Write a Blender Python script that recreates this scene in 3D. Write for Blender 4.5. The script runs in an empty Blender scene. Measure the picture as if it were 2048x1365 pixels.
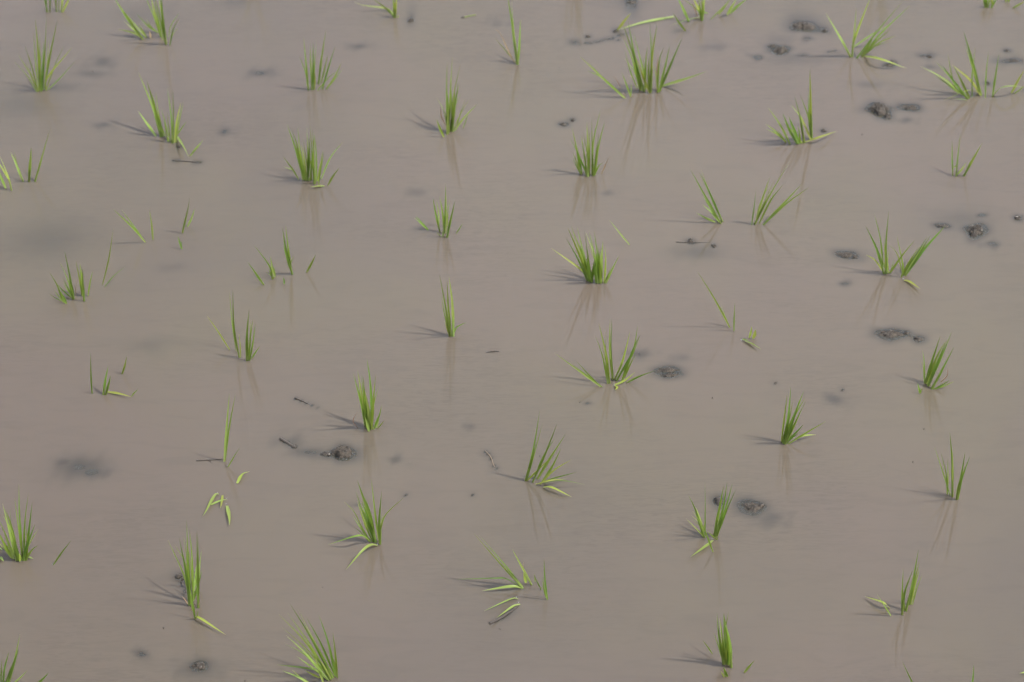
import bpy, math, random
import numpy as np
from mathutils import Vector, noise as mn
from mathutils.bvhtree import BVHTree

random.seed(7)
R = math.radians
scene = bpy.context.scene
COL = scene.collection

# ------------------------------------------------------------------ camera
PITCH = R(40.0)
FPX = 4386.0                     # focal length in photo pixels (2048 wide)
DIST = 4.70
SP, CP = math.sin(PITCH), math.cos(PITCH)
CAM = Vector((0.0, -DIST * CP, DIST * SP))
FWD = Vector((0, CP, -SP)); UP = Vector((0, SP, CP)); RT = Vector((1, 0, 0))

def ray(px, py):
    return FWD + RT * ((px - 1024.0) / FPX) + UP * ((682.5 - py) / FPX)

def on_z(px, py, z=0.0):
    d = ray(px, py); t = (z - CAM.z) / d.z
    return CAM + d * t

def on_y(px, py, y):
    d = ray(px, py); t = (y - CAM.y) / d.y
    return CAM + d * t

def scale_at(p):                  # metres per photo pixel at a point
    return (p - CAM).dot(FWD) / FPX

cam_d = bpy.data.cameras.new('camera'); cam = bpy.data.objects.new('camera', cam_d); COL.objects.link(cam)
cam.location = CAM; cam.rotation_euler = (math.pi / 2 - PITCH, 0, 0)
cam_d.sensor_width = 36.0; cam_d.lens = FPX * 36.0 / 2048.0
cam_d.clip_start = 0.1; cam_d.clip_end = 2000
cam_d.dof.use_dof = True
cam_d.dof.focus_distance = (on_z(1024, 1010) - CAM).dot(FWD) - 0.03
cam_d.dof.aperture_fstop = 4.6
scene.camera = cam

# ------------------------------------------------------------------ light
SUN_EL = R(56.0)
sx, sy = 0.965, -0.262
SUNV = Vector((sx * math.cos(SUN_EL), sy * math.cos(SUN_EL), math.sin(SUN_EL))).normalized()
sd = bpy.data.lights.new('sun', 'SUN'); so = bpy.data.objects.new('sun', sd); COL.objects.link(so)
sd.energy = 2.9; sd.angle = R(1.6); sd.color = (1.0, 0.955, 0.88)
so.rotation_euler = SUNV.to_track_quat('Z', 'Y').to_euler()
so.location = SUNV * 20
w = bpy.data.worlds.new('World'); scene.world = w; w.use_nodes = True
nt = w.node_tree; nt.nodes.clear()
sky = nt.nodes.new('ShaderNodeTexSky'); sky.sky_type = 'NISHITA'; sky.sun_disc = False
sky.sun_elevation = SUN_EL; sky.sun_rotation = math.atan2(sx, sy)
sky.air_density = 1.0; sky.dust_density = 2.0; sky.ozone_density = 1.0
bg = nt.nodes.new('ShaderNodeBackground'); bg.inputs['Strength'].default_value = 0.15
wo = nt.nodes.new('ShaderNodeOutputWorld')
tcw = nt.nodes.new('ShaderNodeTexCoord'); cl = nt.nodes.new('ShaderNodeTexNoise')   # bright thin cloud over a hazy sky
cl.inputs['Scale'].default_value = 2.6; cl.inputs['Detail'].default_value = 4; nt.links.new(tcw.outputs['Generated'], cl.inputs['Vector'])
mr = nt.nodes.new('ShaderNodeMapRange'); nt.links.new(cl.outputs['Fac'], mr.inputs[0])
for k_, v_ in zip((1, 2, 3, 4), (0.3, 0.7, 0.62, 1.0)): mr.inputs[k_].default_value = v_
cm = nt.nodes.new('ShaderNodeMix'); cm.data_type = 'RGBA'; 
cdir = Vector((0.07, math.cos(R(45)), math.sin(R(45)))).normalized()                  # added bright bank and thinner ring, dimming reflections toward the frame edges
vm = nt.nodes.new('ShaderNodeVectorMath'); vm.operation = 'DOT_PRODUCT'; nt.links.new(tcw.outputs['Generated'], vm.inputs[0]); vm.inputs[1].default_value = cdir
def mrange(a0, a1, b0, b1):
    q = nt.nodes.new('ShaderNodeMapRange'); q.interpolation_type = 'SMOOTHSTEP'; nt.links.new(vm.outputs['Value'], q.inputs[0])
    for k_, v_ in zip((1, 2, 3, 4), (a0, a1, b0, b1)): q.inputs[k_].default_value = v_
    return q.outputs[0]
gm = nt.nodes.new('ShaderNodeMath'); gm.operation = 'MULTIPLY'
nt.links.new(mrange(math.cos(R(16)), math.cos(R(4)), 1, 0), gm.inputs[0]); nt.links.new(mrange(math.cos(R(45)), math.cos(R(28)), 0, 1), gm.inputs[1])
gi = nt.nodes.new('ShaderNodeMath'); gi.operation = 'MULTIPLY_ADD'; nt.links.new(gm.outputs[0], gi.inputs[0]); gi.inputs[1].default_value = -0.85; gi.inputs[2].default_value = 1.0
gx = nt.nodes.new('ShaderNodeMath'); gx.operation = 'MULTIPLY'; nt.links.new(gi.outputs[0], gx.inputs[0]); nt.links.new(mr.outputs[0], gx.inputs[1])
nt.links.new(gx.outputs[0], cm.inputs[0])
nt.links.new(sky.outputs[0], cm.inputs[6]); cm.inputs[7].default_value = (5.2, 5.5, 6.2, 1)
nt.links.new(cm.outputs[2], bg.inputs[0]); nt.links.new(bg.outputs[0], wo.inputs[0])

scene.view_settings.view_transform = 'Standard'; scene.view_settings.look = 'None'
scene.view_settings.gamma = 1.0; scene.view_settings.use_curve_mapping = False
scene.view_settings.exposure = 1.0
scene.cycles.use_denoising = True
scene.cycles.max_bounces = 8; scene.cycles.transparent_max_bounces = 12
scene.cycles.caustics_reflective = False; scene.cycles.caustics_refractive = False

# ------------------------------------------------------------------ material helpers
def new_mat(name):
    m = bpy.data.materials.new(name); m.use_nodes = True
    m.node_tree.nodes.clear()
    return m, m.node_tree

class N:
    def __init__(s, tree): s.t = tree
    def __call__(s, kind, **kw):
        n = s.t.nodes.new(kind)
        for k, v in kw.items(): setattr(n, k, v)
        return n
    def link(s, a, b): s.t.links.new(a, b)
    def math(s, op, a, b=None, clamp=False):
        n = s.t.nodes.new('ShaderNodeMath'); n.operation = op; n.use_clamp = clamp
        for i, v in enumerate((a, b)):
            if v is None: continue
            if isinstance(v, (int, float)): n.inputs[i].default_value = v
            else: s.t.links.new(v, n.inputs[i])
        return n.outputs[0]
    def mix(s, fac, a, b):
        n = s.t.nodes.new('ShaderNodeMix'); n.data_type = 'RGBA'
        for sock, v in ((n.inputs[0], fac), (n.inputs[6], a), (n.inputs[7], b)):
            if isinstance(v, (int, float)): sock.default_value = v
            elif isinstance(v, tuple): sock.default_value = (*v, 1) if len(v) == 3 else v
            else: s.t.links.new(v, sock)
        return n.outputs[2]
    def ramp(s, x, stops):
        n = s.t.nodes.new('ShaderNodeValToRGB'); s.t.links.new(x, n.inputs[0])
        e = n.color_ramp.elements
        while len(e) < len(stops): e.new(0.5)
        for el, (p, c) in zip(e, stops): el.position = p; el.color = (*c, 1)
        return n.outputs[0]

def leaf_material(name, base, mid, tip, rough=0.45, trans=0.46):
    m, t = new_mat(name); n = N(t)
    at = n('ShaderNodeAttribute', attribute_name='along'); ac = n('ShaderNodeAttribute', attribute_name='across')
    c = n.ramp(at.outputs['Fac'], [(0.0, base), (0.22, mid), (0.9, mid), (1.0, tip)])
    # pale midrib
    rib = n.math('LESS_THAN', n.math('ABSOLUTE', ac.outputs['Fac']), 0.12)
    c = n.mix(n.math('MULTIPLY', rib, 0.25), c, tuple(min(1, v * 1.5 + .03) for v in mid))
    oi = n('ShaderNodeObjectInfo')
    hsv = n('ShaderNodeHueSaturation')
    n.link(c, hsv.inputs['Color'])
    n.link(n.math('ADD', n.math('MULTIPLY', oi.outputs['Random'], 0.035), 0.476), hsv.inputs['Hue'])
    n.link(n.math('ADD', n.math('MULTIPLY', oi.outputs['Random'], 0.45), 0.98), hsv.inputs['Value'])
    # faint lengthwise veins and blotches
    tc = n('ShaderNodeTexCoord'); nz = n('ShaderNodeTexNoise'); nz.inputs['Scale'].default_value = 90
    n.link(tc.outputs['Object'], nz.inputs['Vector'])
    c2 = n.mix(n.math('MULTIPLY', nz.outputs['Fac'], 0.35), hsv.outputs['Color'], tuple(v * 0.72 for v in mid))
    p = n('ShaderNodeBsdfPrincipled'); n.link(c2, p.inputs['Base Color'])
    p.inputs['Roughness'].default_value = rough
    p.inputs['Specular IOR Level'].default_value = 0.35
    tr = n('ShaderNodeBsdfTranslucent')
    hs2 = n('ShaderNodeHueSaturation'); hs2.inputs['Hue'].default_value = 0.485; hs2.inputs['Saturation'].default_value = 1.1
    hs2.inputs['Value'].default_value = 1.15
    n.link(c2, hs2.inputs['Color']); n.link(hs2.outputs['Color'], tr.inputs['Color'])
    mx = n('ShaderNodeMixShader'); mx.inputs[0].default_value = trans
    n.link(p.outputs[0], mx.inputs[1]); n.link(tr.outputs[0], mx.inputs[2])
    o = n('ShaderNodeOutputMaterial'); n.link(mx.outputs[0], o.inputs[0])
    return m

LEAF = {
    'g': leaf_material('leaf_green', (0.235, 0.300, 0.080), (0.148, 0.222, 0.036), (0.17, 0.205, 0.06)),
    'd': leaf_material('leaf_deep_green', (0.175, 0.255, 0.055), (0.102, 0.172, 0.028), (0.12, 0.155, 0.045)),
    'p': leaf_material('leaf_pale_green', (0.265, 0.335, 0.110), (0.225, 0.310, 0.074), (0.28, 0.29, 0.13)),
    'y': leaf_material('leaf_yellow_green', (0.31, 0.36, 0.10), (0.265, 0.325, 0.062), (0.33, 0.32, 0.12)),
    't': leaf_material('leaf_dry_tan', (0.28, 0.24, 0.12), (0.30, 0.21, 0.12), (0.24, 0.16, 0.09), 0.7, 0.2),
}

def mud_material(name, a, b, rough, bump, scale=70, spec=0.5):
    m, t = new_mat(name); n = N(t)
    tc = n('ShaderNodeTexCoord')
    n1 = n('ShaderNodeTexNoise'); n1.inputs['Scale'].default_value = scale; n1.inputs['Detail'].default_value = 6
    n2 = n('ShaderNodeTexNoise'); n2.inputs['Scale'].default_value = scale * 5; n2.inputs['Detail'].default_value = 4
    n.link(tc.outputs['Object'], n1.inputs['Vector']); n.link(tc.outputs['Object'], n2.inputs['Vector'])
    c = n.mix(n.math('MULTIPLY', n.math('SUBTRACT', n1.outputs['Fac'], 0.3), 2.2, True), a, b)
    p = n('ShaderNodeBsdfPrincipled'); n.link(c, p.inputs['Base Color'])
    rr = n.math('ADD', n.math('MULTIPLY', n2.outputs['Fac'], 0.7), rough - 0.35)
    n.link(rr, p.inputs['Roughness']); p.inputs['Specular IOR Level'].default_value = spec
    h = n.math('ADD', n1.outputs['Fac'], n.math('MULTIPLY', n2.outputs['Fac'], 0.45))
    bp = n('ShaderNodeBump'); bp.inputs['Strength'].default_value = bump; bp.inputs['Distance'].default_value = 0.006
    n.link(h, bp.inputs['Height']); n.link(bp.outputs[0], p.inputs['Normal'])
    o = n('ShaderNodeOutputMaterial'); n.link(p.outputs[0], o.inputs[0])
    return m

MUD_WET = mud_material('wet_mud', (0.018, 0.0145, 0.011), (0.108, 0.085, 0.063), 0.28, 1.0, 120, 0.40)
MUD_SHINY, ts_ = new_mat('mud_film_of_water'); n = N(ts_)
ps_ = n('ShaderNodeBsdfPrincipled'); ps_.inputs['Base Color'].default_value = (0.05, 0.04, 0.03, 1); ps_.inputs['Roughness'].default_value = 0.13
os_ = n('ShaderNodeOutputMaterial'); n.link(ps_.outputs[0], os_.inputs[0])
MUD_BED = mud_material('mud_bed_silt', (0.021, 0.026, 0.024), (0.033, 0.038, 0.035), 0.6, 0.5, 30)
TWIG = mud_material('sodden_stalk', (0.035, 0.027, 0.021), (0.075, 0.058, 0.043), 0.5, 0.6, 120)
TWIG_PALE = mud_material('pale_root', (0.20, 0.14, 0.09), (0.25, 0.19, 0.13), 0.6, 0.3, 120)

# ------------------------------------------------------------------ object helpers
def tag(o, label=None, cat=None, group=None, kind=None):
    if label: o['label'] = label
    if cat: o['category'] = cat
    if group: o['group'] = group
    if kind: o['kind'] = kind
    return o

def mesh_obj(name, verts, faces, mat, parent=None, loc=(0, 0, 0), smooth=True, attrs=None):
    me = bpy.data.meshes.new(name); me.from_pydata([tuple(v) for v in verts], [], faces); me.update()
    if smooth: me.polygons.foreach_set('use_smooth', [True] * len(me.polygons))
    for k, vals in (attrs or {}).items():
        a = me.attributes.new(k, 'FLOAT', 'POINT'); a.data.foreach_set('value', vals)
    me.materials.append(mat)
    o = bpy.data.objects.new(name, me); COL.objects.link(o); o.location = loc
    if parent: o.parent = parent
    return o

def empty(name, loc):
    o = bpy.data.objects.new(name, None); COL.objects.link(o); o.location = loc
    o.empty_display_size = 0.02
    return o

def spline(pts, n):
    """Catmull-Rom through 3-D points, n+1 samples spaced evenly along the chord length."""
    if len(pts) == 2: return [pts[0].lerp(pts[1], i / n) for i in range(n + 1)]
    P = [pts[0] * 2 - pts[1]] + pts + [pts[-1] * 2 - pts[-2]]
    dense = []
    for i in range(1, len(P) - 2):
        p0, p1, p2, p3 = P[i - 1:i + 3]
        for k in range(12):
            t = k / 12
            dense.append(0.5 * ((2 * p1) + (p2 - p0) * t + (2 * p0 - 5 * p1 + 4 * p2 - p3) * t * t + (3 * p1 - p0 - 3 * p2 + p3) * t ** 3))
    dense.append(pts[-1])
    L = [0.0]
    for a, b in zip(dense, dense[1:]): L.append(L[-1] + (b - a).length)
    out, j = [], 0
    for i in range(n + 1):
        s = L[-1] * i / n
        while j < len(L) - 2 and L[j + 1] < s: j += 1
        seg = L[j + 1] - L[j]
        out.append(dense[j].lerp(dense[j + 1], (s - L[j]) / seg if seg > 1e-9 else 0))
    return out

def ribbon(samples, us, W, nrm0, twist, fold=0.16, blunt=0.0):
    """V-folded leaf blade: five vertices across, tapered to a tip."""
    verts, faces, al, ac = [], [], [], []
    n = len(samples)
    for i, (p, u) in enumerate(zip(samples, us)):
        tg = (samples[min(i + 1, n - 1)] - samples[max(i - 1, 0)]).normalized()
        nn = (nrm0 - tg * nrm0.dot(tg))
        if nn.length < 1e-4: nn = tg.orthogonal()
        nn.normalize()
        a = twist * u
        side = tg.cross(nn).normalized()
        side2 = side * math.cos(a) + nn * math.sin(a)
        n2 = nn * math.cos(a) - side * math.sin(a)
        uu = max(u, 0.0)
        wv = W * (0.62 + 0.38 * min(1, uu / 0.35)) * min(1.0, (1.0 - uu) / 0.68 + blunt) ** 0.85
        if u >= 1: wv = max(W * 0.04, W * blunt * 0.6)
        for k in (-1, -0.5, 0, 0.5, 1):
            verts.append(p + side2 * (wv * 0.5 * k) + n2 * (wv * fold * abs(k)))
            al.append(uu); ac.append(float(k))
    for i in range(n - 1):
        for k in range(4):
            a = i * 5 + k
            faces.append((a, a + 1, a + 6, a + 5))
    return verts, faces, al, ac

TX = {'1': 0, '2': 512, '3': 1024, '4': 1536}; TY = {'A': 0, 'B': 342, 'C': 684, 'D': 1023}
ZOOM = 3.992
def topx(tile, x, y):
    return TX[tile[1]] + x / ZOOM, TY[tile[0]] + y / ZOOM

def build_leaf(rng, line):
    f = line.split()
    tile, pts, wz, colr = f[0], f[1], float(f[2]), f[3]
    mode = f[4] if len(f) > 4 else 'u'
    px = []
    for q in pts.split('>'):
        a, b = q.split(','); px.append(topx(tile, float(a), float(b)))
    if len(px) == 2:                                    # natural slight bow
        (ax, ay), (bx, by) = px
        L = math.hypot(bx - ax, by - ay); k = rng.uniform(-0.03, 0.03)
        px.insert(1, ((ax + bx) / 2 - (by - ay) * k, (ay + by) / 2 + (bx - ax) * k))
    acc = [0.0]
    for (a, b), (c, d) in zip(px, px[1:]): acc.append(acc[-1] + math.hypot(c - a, d - b))
    fr = [a / acc[-1] for a in acc]
    base = on_z(*px[0], 0.0); s = scale_at(base)
    Lw = acc[-1] * s
    P = [base]
    if mode == 'f':
        for q, t in zip(px[1:], fr[1:]): P.append(on_z(*q, 0.0035 + 0.004 * t))
        P[0] = on_z(*px[0], 0.0015)
    elif mode[0] == 'a':
        hh = float(mode[1:] or 20) / 1000.0
        for q, t in zip(px[1:], fr[1:]): P.append(on_z(*q, 0.004 + hh * 4 * t * (1 - t) ** 1.0 if t < 1 else 0.004))
    else:
        dy = max(-0.5, min(0.5, rng.gauss(0.0, 0.25))) * Lw
        tip = on_y(*px[-1], base.y + dy)
        if tip.z < 0.22 * Lw:
            zt = 0.22 * Lw
            for q, t in zip(px[1:], fr[1:]): P.append(on_z(*q, zt * t))
        else:
            for q, t in zip(px[1:], fr[1:]):
                P.append(on_y(*q, base.y + dy * t ** 1.3))
    n = 12
    S = spline(P, n); us = [i / n for i in range(n + 1)]
    if mode == 'u':                                     # stalk goes on down to the mud under the water
        t0 = (S[0] - S[1]).normalized(); d = (t0 + Vector((0, 0, -0.7))).normalized()
        S = [S[0] + d * 0.030, S[0] + d * 0.010] + S; us = [-0.1, -0.05] + us
    view = (CAM - S[len(S) // 2]).normalized()
    tg = (S[-1] - S[0]).normalized()
    ang = rng.choice((-1, 1)) * rng.uniform(0.1, 0.95) if mode == 'u' else rng.uniform(-0.35, 0.35)
    nrm = (view - tg * view.dot(tg)).normalized() if mode == 'u' else Vector((0, 0, 1))
    sd_ = tg.cross(nrm)
    nrm = nrm * math.cos(ang) + sd_ * math.sin(ang)
    W = wz / ZOOM * s * (0.92 if mode == 'u' else 1.08) / max(0.62, math.cos(ang))
    blunt = 0.0
    v, fa, al, ac = ribbon(S, us, W, nrm, rng.uniform(-0.5, 0.5) if mode == 'u' else rng.uniform(-.2, .2), rng.uniform(0.10, 0.22))
    return base, v, fa, al, ac, colr, mode, S, W

def plant(idx, text):
    lines = [l.strip() for l in text.strip().split('\n') if l.strip()]
    name, cat, label, group = [x.strip() for x in lines[0].split('|')]
    rng = random.Random(1000 + idx * 17)
    leaves = []
    for l in lines[1:]:
        for q in l.split(';'):
            q = q.strip()
            if q: leaves.append(build_leaf(rng, q))
    ups = [q.strip() for l in lines[1:] for q in l.split(';') if q.strip() and len(q.split()) == 4 and q.split()[3] in 'gdp']
    if len(ups) >= 7:                                   # slimmer young blades between the ones traced
        for k in range(int(len(ups) * 0.4)):
            a, b, w_, c_ = rng.choice(ups).split()
            P2 = [tuple(map(float, v.split(','))) for v in b.split('>')]
            f_ = rng.uniform(.55, .9); jx = rng.uniform(-14, 14); (x0, y0), (x1, y1) = P2[0], P2[-1]
            sx_ = rng.uniform(-55, 55)
            b2 = '%f,%f>%f,%f>%f,%f' % (x0 + jx, y0, x0 + jx + (P2[1][0] - x0) * f_ + sx_ * .3, y0 + (P2[1][1] - y0) * f_, x0 + jx + (x1 - x0) * f_ + sx_, y0 + (y1 - y0) * f_) if len(P2) > 2 else \
                 '%f,%f>%f,%f' % (x0 + jx, y0, x0 + jx + (x1 - x0) * f_ + sx_, y0 + (y1 - y0) * f_)
            leaves.append(build_leaf(rng, ' '.join((a, b2, str(max(7.0, float(w_) * .62)), rng.choice('gpg')))))
    c = Vector((0, 0, 0))
    for l in leaves: c += l[0]
    c /= len(leaves); c.z = 0
    if len(leaves) == 1:
        b, v, fa, al, ac, colr = leaves[0][:6]
        o = mesh_obj(name, [p - c for p in v], fa, LEAF[colr], None, c, True, {'along': al, 'across': ac})
        tag(o, label, cat, group); return o
    root = empty(name, c); tag(root, label, cat, group)
    if len(leaves) >= 5:                                # the leaf sheaths rolled into stems at the foot of the tuft
        up = sorted((l for l in leaves if l[6] == 'u' and l[5] != 't'), key=lambda l: -(l[7][-1] - l[7][0]).length)
        for l in up[:4]:
            S = l[7][:7]; V, F = [], []
            for i, p in enumerate(S):
                tg = (S[min(i + 1, 6)] - S[max(i - 1, 0)]).normalized(); a = tg.orthogonal().normalized(); b = tg.cross(a)
                r = l[8] * (0.46 - 0.045 * i)
                V += [p - c + a * math.cos(k * math.pi / 3) * r + b * math.sin(k * math.pi / 3) * r for k in range(6)]
            for i in range(6):
                for k in range(6): F.append((i * 6 + k, i * 6 + (k + 1) % 6, i * 6 + 6 + (k + 1) % 6, i * 6 + 6 + k))
            nv = len(V)
            mesh_obj('stem', V, F, LEAF['p' if l[5] in 'py' else 'g'], root, (0, 0, 0), True, {'along': [(i // 6) * .04 for i in range(nv)], 'across': [1.0] * nv})
    for b, v, fa, al, ac, colr, mode_, S_, W_ in leaves:
        o = mesh_obj('dry_leaf' if colr == 't' else 'leaf', [p - c for p in v], fa, LEAF[colr], root, (0, 0, 0), True, {'along': al, 'across': ac})
        if colr == 't': o['label'] = 'withered tan leaf'
    return root

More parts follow.
